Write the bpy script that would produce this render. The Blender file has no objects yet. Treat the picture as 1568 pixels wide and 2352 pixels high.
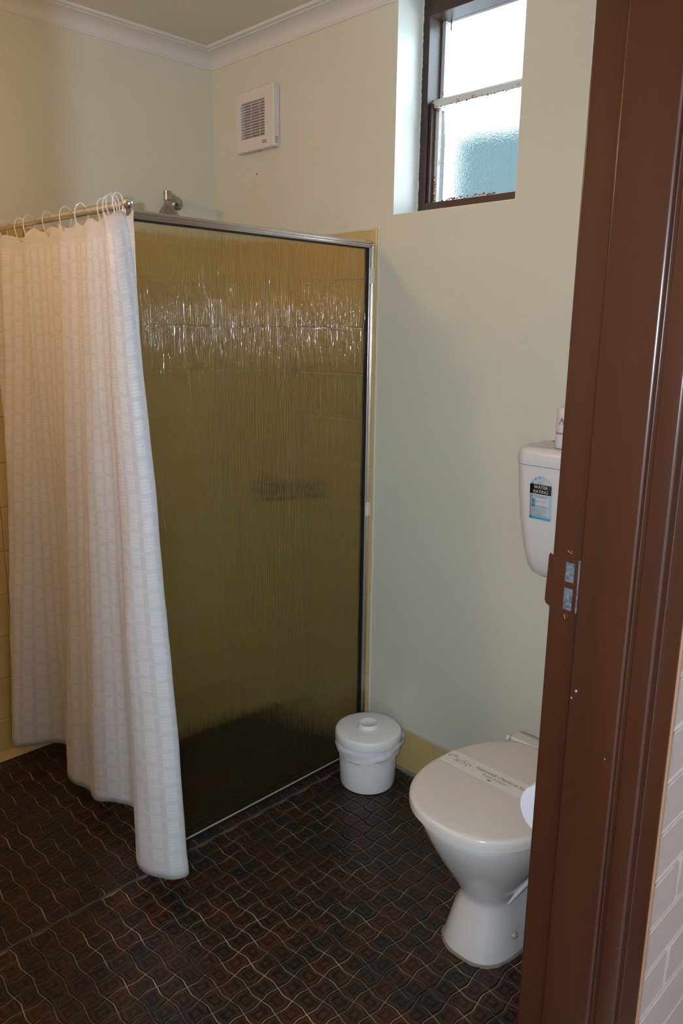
import bpy, bmesh, math, random
from mathutils import Vector, Matrix
random.seed(7)
S = bpy.context.scene
COL = S.collection
PI = math.pi

# ------------------------------------------------------------------ camera
cam_d = bpy.data.cameras.new('camera')
cam = bpy.data.objects.new('camera', cam_d); COL.objects.link(cam)
F_PX = 1765.68
cam_d.sensor_fit = 'VERTICAL'; cam_d.sensor_height = 36.0; cam_d.lens = F_PX / 2352 * 36.0
cam_d.clip_start = 0.02
fw = Vector((-0.68812682, 0.68897051, -0.22759858)).normalized()
rt = Vector((0.70555862, 0.70855519, 0.01168646)).normalized()
up = rt.cross(fw).normalized()
CAM = Vector((2.62782, -1.91018, 1.51641))
cam.matrix_world = Matrix(((rt.x, up.x, -fw.x, CAM.x), (rt.y, up.y, -fw.y, CAM.y), (rt.z, up.z, -fw.z, CAM.z), (0, 0, 0, 1)))
S.camera = cam

# ------------------------------------------------------------------ world, light, exposure
S.view_settings.view_transform = 'Standard'; S.view_settings.look = 'None'
S.view_settings.gamma = 1.0; S.view_settings.use_curve_mapping = False
S.view_settings.exposure = 0.0
W = bpy.data.worlds.new('sky'); S.world = W; W.use_nodes = True
bg = W.node_tree.nodes['Background']; bg.inputs[0].default_value = (0.74, 0.87, 1.0, 1); bg.inputs[1].default_value = 10.5
# the photographer's small flash, held beside the lens
fl_d = bpy.data.lights.new('flash', 'POINT'); fl_d.energy = 84.0; fl_d.color = (0.61, 0.79, 1.0); fl_d.shadow_soft_size = 0.012
fl = bpy.data.objects.new('flash', fl_d); fl.location = (2.60, -1.99, 1.54); COL.objects.link(fl)
# sampling portal in the window opening (guides the sky light in, gives none of its own)
po_d = bpy.data.lights.new('window_portal', 'AREA'); po_d.shape = 'RECTANGLE'; po_d.size = 0.46; po_d.size_y = 0.66
po_d.cycles.is_portal = True
po = bpy.data.objects.new('window_portal', po_d); po.location = (1.15, 0.235, 2.19); po.rotation_euler = (-PI/2, 0, 0); COL.objects.link(po)

# ------------------------------------------------------------------ helpers
def mesh_obj(name, verts, faces, mat=None, parent=None, smooth=False, uvs=None):
    me = bpy.data.meshes.new(name)
    me.from_pydata([tuple(v) for v in verts], [], faces)
    if uvs is not None:
        ul = me.uv_layers.new(name='UVMap')
        for l in me.loops: ul.data[l.index].uv = uvs[l.vertex_index]
    me.validate(); me.update()
    if smooth:
        for pl in me.polygons: pl.use_smooth = True
    o = bpy.data.objects.new(name, me); COL.objects.link(o)
    if mat: me.materials.append(mat)
    if parent: o.parent = parent
    return o

class MB:
    def __init__(s): s.v = []; s.f = []
    def add(s, vs, fs):
        n = len(s.v); s.v += [tuple(v) for v in vs]; s.f += [tuple(i + n for i in f) for f in fs]; return s
    def box(s, x0, x1, y0, y1, z0, z1):
        v = [(x, y, z) for z in (z0, z1) for y in (y0, y1) for x in (x0, x1)]
        return s.add(v, [(0, 2, 3, 1), (4, 5, 7, 6), (0, 1, 5, 4), (2, 6, 7, 3), (0, 4, 6, 2), (1, 3, 7, 5)])
    def tube(s, pts, r, n=10, caps=True, closed=False):
        pts = [Vector(p) for p in pts]; rs = r if isinstance(r, (list, tuple)) else [r] * len(pts)
        rings = []; prev = None
        for i, p in enumerate(pts):
            if closed: t = pts[(i + 1) % len(pts)] - pts[i - 1]
            else: t = pts[min(i + 1, len(pts) - 1)] - pts[max(i - 1, 0)]
            t.normalize()
            if prev is None:
                a = Vector((0, 0, 1)) if abs(t.z) < .9 else Vector((1, 0, 0))
                nx = t.cross(a).normalized()
            else:
                nx = (prev - t * prev.dot(t)).normalized()
            prev = nx; ny = t.cross(nx)
            rings.append([p + (nx * math.cos(2*PI*k/n) + ny * math.sin(2*PI*k/n)) * rs[i] for k in range(n)])
        vs = [v for rg in rings for v in rg]; fs = []
        m = len(pts)
        for i in range(m if closed else m - 1):
            j = (i + 1) % m
            for k in range(n):
                k2 = (k + 1) % n; fs.append((i*n + k, i*n + k2, j*n + k2, j*n + k))
        if caps and not closed:
            fs.append(tuple(range(n - 1, -1, -1))); fs.append(tuple((m-1)*n + k for k in range(n)))
        return s.add(vs, fs)
    def lathe(s, prof, c=(0, 0, 0), n=32, axis='z', cap0=True, cap1=True):
        vs = []
        for r, h in prof:
            for k in range(n):
                a = 2*PI*k/n; x, y = r*math.cos(a), r*math.sin(a)
                vs.append((c[0]+x, c[1]+y, c[2]+h) if axis == 'z' else (c[0]+x, c[1]+h, c[2]+y) if axis == 'y' else (c[0]+h, c[1]+x, c[2]+y))
        fs = []
        for i in range(len(prof)-1):
            for k in range(n):
                k2 = (k+1) % n; fs.append((i*n+k, i*n+k2, (i+1)*n+k2, (i+1)*n+k))
        if cap0: fs.append(tuple(range(n-1, -1, -1)))
        if cap1: fs.append(tuple((len(prof)-1)*n+k for k in range(n)))
        return s.add(vs, fs)
    def prism(s, pts, h0, h1, axis='z'):
        n = len(pts)
        def mk(p, h): return (p[0], p[1], h) if axis == 'z' else (p[0], h, p[1]) if axis == 'y' else (h, p[0], p[1])
        vs = [mk(p, h0) for p in pts] + [mk(p, h1) for p in pts]
        fs = [tuple(range(n-1, -1, -1)), tuple(range(n, 2*n))]
        for k in range(n):
            k2 = (k+1) % n; fs.append((k, k2, n+k2, n+k))
        return s.add(vs, fs)
    def rings(s, rings, cap0=True, cap1=True):
        n = len(rings[0]); vs = [v for r in rings for v in r]; fs = []
        for i in range(len(rings)-1):
            for k in range(n):
                k2 = (k+1) % n; fs.append((i*n+k, i*n+k2, (i+1)*n+k2, (i+1)*n+k))
        if cap0: fs.append(tuple(range(n-1, -1, -1)))
        if cap1: fs.append(tuple((len(rings)-1)*n+k for k in range(n)))
        return s.add(vs, fs)
    def build(s, name, mat, parent=None, smooth=False, bevel=0, seg=2, auto=None):
        o = mesh_obj(name, s.v, s.f, mat, parent)
        bm = bmesh.new(); bm.from_mesh(o.data); bmesh.ops.recalc_face_normals(bm, faces=bm.faces[:]); bm.to_mesh(o.data); bm.free()
        if smooth:
            for pl in o.data.polygons: pl.use_smooth = True
        if bevel:
            m = o.modifiers.new('bevel', 'BEVEL'); m.width = bevel; m.segments = seg; m.limit_method = 'ANGLE'; m.angle_limit = math.radians(40)
        if smooth or bevel:
            if auto is None: auto = 40
            o.data.set_sharp_from_angle(angle=math.radians(auto))
            if bevel and not smooth:
                for pl in o.data.polygons: pl.use_smooth = True
                wn = o.modifiers.new('wn', 'WEIGHTED_NORMAL'); wn.keep_sharp = True
        return o

def tag(o, label, cat, group=None):
    o['label'] = label; o['category'] = cat
    if group: o['group'] = group
    return o
def struct(o): o['kind'] = 'structure'; return o
def thing(name, label, cat, loc=(0, 0, 0), group=None):
    o = bpy.data.objects.new(name, None); o.empty_display_size = .05; COL.objects.link(o); o.location = loc
    return tag(o, label, cat, group)
def sempty(name):
    o = bpy.data.objects.new(name, None); o.empty_display_size = .05; COL.objects.link(o); return struct(o)
def linkcopy(src, parent=None, loc=None):
    o = src.copy(); COL.objects.link(o)
    if parent: o.parent = parent
    if loc is not None: o.location = loc
    return o

# ------------------------------------------------------------------ materials
def mat(name, col=(.5, .5, .5), rough=.5, metal=0, spec=.5, coat=0):
    m = bpy.data.materials.new(name); m.use_nodes = True
    b = m.node_tree.nodes['Principled BSDF']
    b.inputs['Base Color'].default_value = (*col, 1); b.inputs['Roughness'].default_value = rough
    b.inputs['Metallic'].default_value = metal; b.inputs['Specular IOR Level'].default_value = spec
    b.inputs['Coat Weight'].default_value = coat
    return m
def N(m, t, **kw):
    n = m.node_tree.nodes.new(t)
    for k, v in kw.items(): setattr(n, k, v)
    return n
def L(m, a, b): m.node_tree.links.new(a, b)
def BS(m): return m.node_tree.nodes['Principled BSDF']
def noise(m, scale, detail=3, vec=None, mapscale=None, rough=.5, coord='Object'):
    n = N(m, 'ShaderNodeTexNoise'); n.inputs['Scale'].default_value = scale; n.inputs['Detail'].default_value = detail; n.inputs['Roughness'].default_value = rough
    tc = N(m, 'ShaderNodeTexCoord'); src = tc.outputs[coord]
    if mapscale:
        mp = N(m, 'ShaderNodeMapping'); mp.inputs['Scale'].default_value = mapscale; L(m, src, mp.inputs[0]); src = mp.outputs[0]
    L(m, src, n.inputs['Vector']); return n
def ramp(m, src, stops):
    r = N(m, 'ShaderNodeValToRGB'); e = r.color_ramp.elements
    while len(e) < len(stops): e.new(.5)
    for i, (p, c) in enumerate(stops): e[i].position = p; e[i].color = (*c, 1) if len(c) == 3 else c
    L(m, src, r.inputs[0]); return r
def bump(m, src, strength=.2, dist=.01):
    b = N(m, 'ShaderNodeBump'); b.inputs['Strength'].default_value = strength; b.inputs['Distance'].default_value = dist
    L(m, src, b.inputs['Height']); L(m, b.outputs[0], BS(m).inputs['Normal']); return b
def math_n(m, op, a, b=None, clamp=False):
    n = N(m, 'ShaderNodeMath', operation=op); n.use_clamp = clamp
    for i, v in enumerate((a, b)):
        if v is None: continue
        if isinstance(v, (int, float)): n.inputs[i].default_value = v
        else: L(m, v, n.inputs[i])
    return n.outputs[0]

def paint(name, c0, c1, rough=.45, bs=.06):
    m = mat(name, c0, rough)
    n = noise(m, 2.2, 5); r = ramp(m, n.outputs[0], [(.3, c0), (.7, c1)]); L(m, r.outputs[0], BS(m).inputs['Base Color'])
    n2 = noise(m, 90, 3); bump(m, n2.outputs[0], bs, .004)
    return m
M = {}
M['wall'] = paint('cream_wall_paint', (.645, .62, .50), (.675, .65, .53))
M['ceil'] = paint('ceiling_paint', (.62, .58, .49), (.65, .61, .52), .6)
M['cornice'] = mat('cornice_paint', (.68, .65, .60), .5)
M['reveal'] = paint('window_reveal_paint', (.72, .71, .66), (.76, .75, .70), .35)
M['tile'] = mat('mustard_wall_tile', (.36, .24, .085), .24, 0, .5)
n = noise(M['tile'], 6, 3); r = ramp(M['tile'], n.outputs[0], [(.3, (.53, .385, .145)), (.7, (.59, .43, .175))]); L(M['tile'], r.outputs[0], BS(M['tile']).inputs['Base Color'])
M['grout_w'] = mat('wall_tile_grout', (.50, .42, .27), .8)
M['bead'] = mat('old_sealant_bead', (.48, .42, .30), .7)
M['seal_grey'] = mat('grey_floor_sealant', (.20, .24, .24), .7)
n = noise(M['seal_grey'], 25, 3); r = ramp(M['seal_grey'], n.outputs[0], [(.4, (.16, .20, .21)), (.65, (.30, .22, .15))]); L(M['seal_grey'], r.outputs[0], BS(M['seal_grey']).inputs['Base Color'])

# floor tile: rings follow the tile's outline (UV.x = 1 at the rim, 0 at the centre)
def floor_tile_mat():
    m = mat('brown_floor_tile', (.03, .015, .01), .32, 0, .5)
    uv = N(m, 'ShaderNodeUVMap'); sx = N(m, 'ShaderNodeSeparateXYZ'); L(m, uv.outputs[0], sx.inputs[0])
    oi = N(m, 'ShaderNodeObjectInfo'); tc = N(m, 'ShaderNodeTexCoord')
    geo = N(m, 'ShaderNodeNewGeometry')
    nz = N(m, 'ShaderNodeTexNoise'); nz.inputs['Scale'].default_value = 55; nz.inputs['Detail'].default_value = 3; L(m, geo.outputs['Position'], nz.inputs['Vector'])
    big = N(m, 'ShaderNodeTexNoise'); big.inputs['Scale'].default_value = 13; big.inputs['Detail'].default_value = 1; L(m, geo.outputs['Position'], big.inputs['Vector'])
    rr = math_n(m, 'ADD', sx.outputs[0], math_n(m, 'MULTIPLY', math_n(m, 'SUBTRACT', nz.outputs[0], .5), .42))
    ring = math_n(m, 'SINE', math_n(m, 'MULTIPLY', rr, 11.5))
    ring01 = math_n(m, 'MULTIPLY_ADD', ring, .5); m.node_tree.nodes[-1].inputs[2].default_value = .5
    base = ramp(m, big.outputs[0], [(.36, (.0085, .0062, .0058)), (.5, (.0145, .0070, .0050)), (.62, (.025, .0085, .0045))])
    hi = ramp(m, big.outputs[0], [(.40, (.046, .032, .027)), (.64, (.105, .032, .013))])
    mask = math_n(m, 'POWER', ring01, 3.0)
    mask = math_n(m, 'MULTIPLY', mask, math_n(m, 'MULTIPLY', nz.outputs[0], 1.1), True)
    mx = N(m, 'ShaderNodeMix', data_type='RGBA'); L(m, mask, mx.inputs[0]); L(m, base.outputs[0], mx.inputs[6]); L(m, hi.outputs[0], mx.inputs[7])
    L(m, mx.outputs[2], BS(m).inputs['Base Color'])
    bump(m, ring01, .35, .0018)
    return m
M['ftile'] = floor_tile_mat(); BS(M['ftile']).inputs['Specular IOR Level'].default_value = .4
M['grout_f'] = mat('floor_grout', (.13, .09, .05), .85)
n = noise(M['grout_f'], 9, 3); r = ramp(M['grout_f'], n.outputs[0], [(.32, (.06, .044, .031)), (.5, (.18, .127, .075)), (.68, (.40, .285, .155))]); L(M['grout_f'], r.outputs[0], BS(M['grout_f']).inputs['Base Color'])

M['alu'] = mat('anodised_aluminium', (.66, .62, .60), .2, .95)
M['alu_dark'] = mat('dark_glazing_rubber', (.012, .012, .013), .5)
M['chrome'] = mat('chrome', (.72, .70, .68), .08, 1)
M['nickel'] = mat('tarnished_chrome', (.42, .39, .34), .22, 1)
M['plastic'] = mat('white_plastic', (.74, .70, .66), .28)
M['bin'] = mat('white_bin_plastic', (.88, .84, .80), .3)
M['bag'] = mat('white_bin_liner', (.84, .83, .83), .35)
M['ceramic'] = mat('white_vitreous_china', (.58, .55, .525), .07)
M['seat'] = mat('cream_white_seat_plastic', (.635, .58, .525), .16)
M['cistern'] = mat('cistern_plastic', (.72, .68, .665), .3)
M['fan'] = mat('fan_plastic', (.70, .64, .585), .4)
M['fan_dark'] = mat('brown_fan_back', (.52, .37, .27), .8)  # browner than the housing, shows between the louvres
M['grey_ink'] = mat('grey_print', (.20, .21, .21), .6)
M['gold_ink'] = mat('gold_print', (.36, .26, .09), .5)
M['paper'] = mat('paper_band', (.73, .68, .63), .3)
M['tp'] = mat('toilet_paper', (.82, .84, .90), .9)
M['card'] = mat('cardboard_core', (.30, .25, .2), .9)
M['black'] = mat('black_print', (.008, .008, .008), .5)
M['white_ink'] = mat('white_print', (.72, .70, .70), .5)
M['sky_blue'] = mat('blue_print', (.06, .33, .60), .5)
M['pale_blue'] = mat('pale_blue_print', (.45, .56, .60), .5)
M['pale_white'] = mat('pale_sticker', (.58, .60, .60), .5)
M['purple'] = mat('purple_print', (.16, .07, .14), .5)
M['beige_band'] = mat('beige_band', (.36, .31, .26), .5)
M['can'] = mat('white_spray_can', (.74, .69, .68), .3)
M['concrete'] = paint('porch_concrete', (.30, .28, .26), (.36, .34, .31), .9)
M['porch'] = paint('added_porch_paint', (.55, .52, .48), (.6, .57, .52), .7)
M['mould'] = mat('mortar_smear', (.20, .155, .115), .95)
n = noise(M['mould'], 60, 4); bump(M['mould'], n.outputs[0], .8, .006)

# brown gloss joinery with scratches and chips
def brown_mat():
    m = mat('brown_gloss_paint', (.062, .020, .010), .26)
    n = noise(m, 3, 4, mapscale=(6, 6, .6)); r = ramp(m, n.outputs[0], [(.3, (.040, .0118, .0052)), (.7, (.054, .0162, .0070))])
    ch = noise(m, 55, 2); cr = ramp(m, ch.outputs[0], [(.795, (0, 0, 0)), (.805, (1, 1, 1))])
    sc = noise(m, 14, 2, mapscale=(1, 1, 9)); srp = ramp(m, sc.outputs[0], [(.80, (0, 0, 0)), (.83, (.5, .5, .5))])
    mx = N(m, 'ShaderNodeMix', data_type='RGBA'); L(m, cr.outputs[0], mx.inputs[0]); L(m, r.outputs[0], mx.inputs[6]); mx.inputs[7].default_value = (.28, .24, .22, 1)
    L(m, mx.outputs[2], BS(m).inputs['Base Color'])
    n2 = noise(m, 40, 3, mapscale=(1, 1, .25)); bump(m, n2.outputs[0], .05, .003)
    return m
M['brown'] = brown_mat()
M['brown_dark'] = mat('brown_window_paint', (.045, .02, .013), .35)
M['tan_edge'] = mat('bare_tan_edge', (.30, .15, .08), .6)
M['galv'] = mat('scraped_steel', (.30, .36, .43), .35, .8)
n = noise(M['galv'], 180, 4); r = ramp(M['galv'], n.outputs[0], [(.35, (.17, .22, .28)), (.7, (.45, .52, .58))]); L(M['galv'], r.outputs[0], BS(M['galv']).inputs['Base Color'])
M['brick'] = paint('painted_brick', (.36, .27, .245), (.395, .30, .27), .6, .25)
M['mortar'] = mat('painted_mortar', (.54, .455, .415), .75)
n = noise(M['mortar'], 160, 4); bump(M['mortar'], n.outputs[0], .5, .004)
M['sash_white'] = mat('old_white_sash_paint', (.62, .60, .57), .5)
n = noise(M['sash_white'], 38, 5, rough=.65); r = ramp(M['sash_white'], n.outputs[0], [(.60, (.64, .64, .62)), (.68, (.27, .13, .06))]); L(M['sash_white'], r.outputs[0], BS(M['sash_white']).inputs['Base Color'])
M['rust'] = mat('rust_flakes', (.33, .10, .03), .9)
n = noise(M['rust'], 90, 4); r = ramp(M['rust'], n.outputs[0], [(.4, (.14, .04, .015)), (.6, (.48, .20, .07))]); L(M['rust'], r.outputs[0], BS(M['rust']).inputs['Base Color'])
M['teal'] = mat('teal_fence_paint', (.018, .035, .036), .9)
M['leaf'] = mat('garden_foliage', (.10, .15, .05), .8)

def glass_mix(name, trans_col, f_trans, rough, bump_scale, mapscale, strength, dist, ior=1.2, gloss=.08, grough=.1, gmap=None):
    m = bpy.data.materials.new(name); m.use_nodes = True; nt = m.node_tree; nt.nodes.remove(nt.nodes['Principled BSDF'])
    out = nt.nodes['Material Output']
    n1 = noise(m, bump_scale, 2, mapscale=mapscale)
    b = N(m, 'ShaderNodeBump'); b.inputs['Strength'].default_value = strength; b.inputs['Distance'].default_value = dist; L(m, n1.outputs[0], b.inputs['Height'])
    rf = N(m, 'ShaderNodeBsdfRefraction'); rf.inputs['Color'].default_value = (*trans_col, 1); rf.inputs['Roughness'].default_value = rough; rf.inputs['IOR'].default_value = ior; L(m, b.outputs[0], rf.inputs['Normal'])
    tr = N(m, 'ShaderNodeBsdfTransparent'); tr.inputs[0].default_value = (*trans_col, 1)
    gl = N(m, 'ShaderNodeBsdfGlossy'); gl.inputs['Roughness'].default_value = grough
    b2 = b
    if gmap:
        n2 = noise(m, bump_scale, 2, mapscale=gmap); b2 = N(m, 'ShaderNodeBump'); b2.inputs['Strength'].default_value = strength; b2.inputs['Distance'].default_value = dist; L(m, n2.outputs[0], b2.inputs['Height'])
    L(m, b2.outputs[0], gl.inputs['Normal'])
    m1 = N(m, 'ShaderNodeMixShader'); m1.inputs[0].default_value = f_trans; L(m, rf.outputs[0], m1.inputs[1]); L(m, tr.outputs[0], m1.inputs[2])
    fr = N(m, 'ShaderNodeFresnel'); fr.inputs[0].default_value = 1.45; L(m, b.outputs[0], fr.inputs['Normal'])
    m2 = N(m, 'ShaderNodeMixShader'); L(m, math_n(m, 'MULTIPLY', fr.outputs[0], gloss * 12, True), m2.inputs[0]); L(m, m1.outputs[0], m2.inputs[1]); L(m, gl.outputs[0], m2.inputs[2])
    L(m, m2.outputs[0], out.inputs[0]); return m
M['glass_shower'] = glass_mix('reeded_shower_glass', (.98, 1.0, .86), .15, .09, 1.0, (1, 330, 5), 1.0, .005, 1.3, .038, .09, (1, 380, 14))
M['glass_win'] = glass_mix('frosted_window_glass', (.95, .98, .98), .35, .07, 260, None, .4, .003, 1.07, .02, .2)

# curtain weave: pale satin blocks with pin stripes on a slightly darker ground (UV in metres)
def curtain_mat():
    m = bpy.data.materials.new('white_jacquard_curtain'); m.use_nodes = True; b = BS(m)
    uv = N(m, 'ShaderNodeUVMap'); sx = N(m, 'ShaderNodeSeparateXYZ'); L(m, uv.outputs[0], sx.inputs[0])
    u, v = sx.outputs[0], sx.outputs[1]
    ui = math_n(m, 'FLOOR', math_n(m, 'DIVIDE', u, .044))
    fu = math_n(m, 'FRACT', math_n(m, 'DIVIDE', u, .044))
    v2 = math_n(m, 'ADD', v, math_n(m, 'MULTIPLY', math_n(m, 'MODULO', ui, 2.0), .011))
    fv = math_n(m, 'FRACT', math_n(m, 'DIVIDE', v2, .048))
    inu = math_n(m, 'LESS_THAN', fu, .66); inv = math_n(m, 'LESS_THAN', fv, .76)
    line = math_n(m, 'GREATER_THAN', math_n(m, 'FRACT', math_n(m, 'DIVIDE', v2, .0091)), .16)
    block = math_n(m, 'MULTIPLY', math_n(m, 'MULTIPLY', inu, inv), line)
    hem = math_n(m, 'GREATER_THAN', v, 1.672); hem0 = math_n(m, 'LESS_THAN', v, .022)
    block = math_n(m, 'MULTIPLY', block, math_n(m, 'SUBTRACT', 1.0, math_n(m, 'MAXIMUM', hem, hem0)))
    half = math_n(m, 'MULTIPLY_ADD', inv, .35); m.node_tree.nodes[-1].inputs[2].default_value = 0
    fac = math_n(m, 'MAXIMUM', block, math_n(m, 'MULTIPLY', math_n(m, 'SUBTRACT', 1.0, inv), .38))
    r = ramp(m, fac, [(0, (.70, .67, .665)), (1, (.81, .785, .78))])
    L(m, r.outputs[0], b.inputs['Base Color'])
    rr = ramp(m, block, [(0, (.62,)*3), (1, (.40,)*3)]); L(m, rr.outputs[0], b.inputs['Roughness'])
    b.inputs['Sheen Weight'].default_value = .15
    n1 = noise(m, 7, 4, mapscale=(1, 1, .5)); b1 = N(m, 'ShaderNodeBump'); b1.inputs['Strength'].default_value = .5; b1.inputs['Distance'].default_value = .012
    L(m, n1.outputs[0], b1.inputs['Height']); L(m, b1.outputs[0], b.inputs['Normal'])
    tl = N(m, 'ShaderNodeBsdfTranslucent'); L(m, r.outputs[0], tl.inputs[0])
    mx = N(m, 'ShaderNodeMixShader'); mx.inputs[0].default_value = .28
    out = m.node_tree.nodes['Material Output']; L(m, b.outputs[0], mx.inputs[1]); L(m, tl.outputs[0], mx.inputs[2]); L(m, mx.outputs[0], out.inputs[0])
    return m
M['curtain'] = curtain_mat()
ring_m = mat('clear_plastic_ring', (.74, .68, .58), .2); M['ring'] = ring_m

# ------------------------------------------------------------------ dimensions (metres)
X_IN, X_OUT = 2.058, 2.253       # inner and outer face of the door wall
Y_NEAR = -2.9                    # far end of the room behind the frame's left edge
Z_C = 2.525                      # ceiling
Y_JR, Y_JL = -0.884, -1.80       # door opening, right and left jamb faces
Z_HEAD = 2.06
WX0, WX1, WZ0, WZ1 = .930, 1.375, 1.875, 2.515   # window opening
WT = .235                        # outer wall thickness
TP = .1532                       # wall tile pitch
TZ = 12 * TP                     # tiled height
TXE = .876                       # end of tiles on the back wall
SX = .846; SY = -.884; SZ = 1.802    # shower screen plane, near end, top

# ------------------------------------------------------------------ floor with shaped tiles
floor = struct(MB().box(-.2, X_OUT, Y_NEAR - .1, .2, -.12, -.0022).build('floor', M['grout_f']))
PF = .0508
def tile_outline(nseg=6, amp=.088, g=.0017, s=PF):
    # two opposite sides swell outward, the other two curve inward
    pts = []; h = .5
    def w(t): return amp * math.sin(PI * t) ** 1.8
    for e in range(4):
        for k in range(nseg):
            t = k / nseg; d = w(t)
            if e == 0: p = (-h + t, -h - d)
            elif e == 1: p = (h - d, -h + t)
            elif e == 2: p = (h - t, h + d)
            else: p = (-h + d, h - t)
            pts.append(p)
    out = []
    n = len(pts)
    for i, p in enumerate(pts):
        a = Vector(pts[i-1]); b = Vector(pts[(i+1) % n]); t = (b - a); nrm = Vector((-t.y, t.x)).normalized()
        out.append(Vector(p) * s + nrm * g * (1.0 if i % nseg else 1.35))
    return out
def tile_geo():
    o = tile_outline(); n = len(o); vs = []; uv = []; fs = []
    for sc, z, r in ((1, -.0022, 1.05), (1.0, -.0006, 1.0), (.93, .0006, .86), (0, .0008, 0)):
        if sc == 0: vs.append((0, 0, z)); uv.append((0, 0)); continue
        for p in o: vs.append((p.x * sc, p.y * sc, z)); uv.append((r, 0))
    for k in range(n):
        k2 = (k+1) % n
        fs += [(k, k2, n+k2, n+k), (n+k, n+k2, 2*n+k2, 2*n+k), (2*n+k, 2*n+k2, 3*n)]
    return vs, fs, uv
TV, TF, TUV = tile_geo()
def view(p):
    d = Vector(p) - CAM; z = d.dot(fw)
    if z <= .1: return None
    return 784 + F_PX * d.dot(rt) / z, 1176 - F_PX * d.dot(up) / z, z
cells = []
XT = .8925                        # straight joint between the shower field and the room field
nx_room = int((X_IN - XT) / PF) + 1
for j in range(0, 58):
    for i in range(nx_room):
        cells.append((XT + .006 + (i + .5) * PF, -.018 - (j + .5) * PF, (i + j) % 2))
    for i in range(18):
        cx = XT - .006 - .012 - (i + .15) * PF
        cells.append((cx, -.006 - (j + .5) * PF, (i + j + 1) % 2))
def clip_cell(c):
    # trims a tile against the walls and the straight joint
    x, y, r = c; vs = []
    xmin, xmax = (XT + .004, X_IN) if x > XT else (.004, XT - .004)
    for v in TV:
        px, py = (v[0], v[1]) if not r else (-v[1], v[0])
        vs.append((min(max(x + px, xmin), xmax), min(max(y + py, -2.9), -.004), v[2]))
    return vs
def visible_score(c):
    q = view((c[0], c[1], 0))
    if q is None or not (-30 < q[0] < 1215 and q[1] < 2390): return -1
    x, y = c[0], c[1]
    if x < SX + .01 and y > -.86: return -1                   # behind the reeded glass
    if 1.62 < x < 1.80 and -.53 < y < -.2: return -1          # under the toilet
    return 1 / q[2]
scored = sorted(cells, key=lambda c: -visible_score(c))
near = [c for c in scored[:300] if visible_score(c) > 0]
rest = scored[len(near):]
tile_src = {}
for c in near:
    x, y, r = c
    whole = XT + .03 < x < X_IN - .03 or .03 < x < XT - .03
    if whole and ('w' in tile_src):
        o = linkcopy(tile_src['w'], floor, (x, y, 0)); o.rotation_euler = (0, 0, PI/2 * r)
    elif whole:
        o = mesh_obj('tile', TV, TF, M['ftile'], floor, uvs=TUV); o.location = (x, y, 0); o.rotation_euler = (0, 0, PI/2 * r); tile_src['w'] = o
    else:
        o = mesh_obj('tile', clip_cell(c), TF, M['ftile'], floor, uvs=TUV)
vs = []; fs = []; uvs = []
for c in rest:
    if c[1] < -2.88: continue
    n0 = len(vs); vs += clip_cell(c); fs += [tuple(i + n0 for i in f) for f in TF]; uvs += TUV
o = mesh_obj('distant_tiles', vs, fs, M['ftile'], floor, uvs=uvs); o['kind'] = 'stuff'
MB().box(XT - .0035, XT + .0035, Y_NEAR, -.002, -.0022, -.0002).build('joint_strip', mat('grimy_joint', (.075, .06, .046), .8), floor)

# ------------------------------------------------------------------ walls, ceiling
wb = MB()
wb.box(-.2, WX0, 0, WT, -.12, 2.7).box(WX1, X_OUT, 0, WT, -.12, 2.7).box(WX0, WX1, 0, WT, -.12, WZ0).box(WX0, WX1, 0, WT, WZ1, 2.7)
wall_back = struct(wb.build('wall_back', M['wall']))
wall_left = struct(MB().box(-.2, 0, Y_NEAR - .1, 0, -.12, 2.7).build('wall_left', M['wall']))
wall_near = struct(MB().box(0, X_OUT, Y_NEAR - .1, Y_NEAR, -.12, 2.7).build('wall_near', M['wall']))
wr = MB()
wr.box(X_IN, X_OUT - .012, Y_JR + .012, 0, -.12, 2.7).box(X_IN, X_OUT - .012, Y_NEAR, Y_JL - .012, -.12, 2.7).box(X_IN, X_OUT - .012, Y_JL - .012, Y_JR + .012, Z_HEAD + .03, 2.7)
wall_right = struct(wr.build('wall_right', M['wall']))
ceiling = struct(MB().box(0, X_IN, Y_NEAR, 0, Z_C, 2.7).build('ceiling', M['ceil']))
# reveal lining in the window opening
rv = MB()
t = .002
rv.box(WX0, WX0 + t, 0.001, WT, WZ0, WZ1).box(WX1 - t, WX1, 0.001, WT, WZ0, WZ1).box(WX0, WX1, .001, WT, WZ1 - t, WZ1).box(WX0, WX1, .001, WT, WZ0, WZ0 + t)
rv.build('window_reveal', M['reveal'], wall_back)

# cornice (scotia moulding) profile: (out from wall, below ceiling)
def cornice(name, a, b, nrm):
    prof = [(0, -.054), (.004, -.054), (.006, -.048)]
    for k in range(9):
        t = k / 8 * PI / 2
        prof.append((.008 + .052 * (1 - math.cos(t)), -.046 + .034 * math.sin(t)))
    prof += [(.060, -.009), (.073, -.0075), (.075, 0), (0, 0)]
    a, b, nrm = Vector(a), Vector(b), Vector(nrm)
    r = []
    for end, sgn in ((a, 1), (b, -1)):
        d = (b - a).normalized() * sgn
        r.append([end + nrm * o + Vector((0, 0, z)) + d * o for o, z in prof])
    return struct(MB().rings(r).build(name, M['cornice'], smooth=True, auto=35))
cornice('trim_1', (0, 0, Z_C), (WX0 - .0, 0, Z_C), (0, -1, 0))
cornice('trim_2', (0, Y_NEAR, Z_C), (0, 0, Z_C), (1, 0, 0))
cornice('trim_3', (WX1, 0, Z_C), (X_IN, 0, Z_C), (0, -1, 0))

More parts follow.
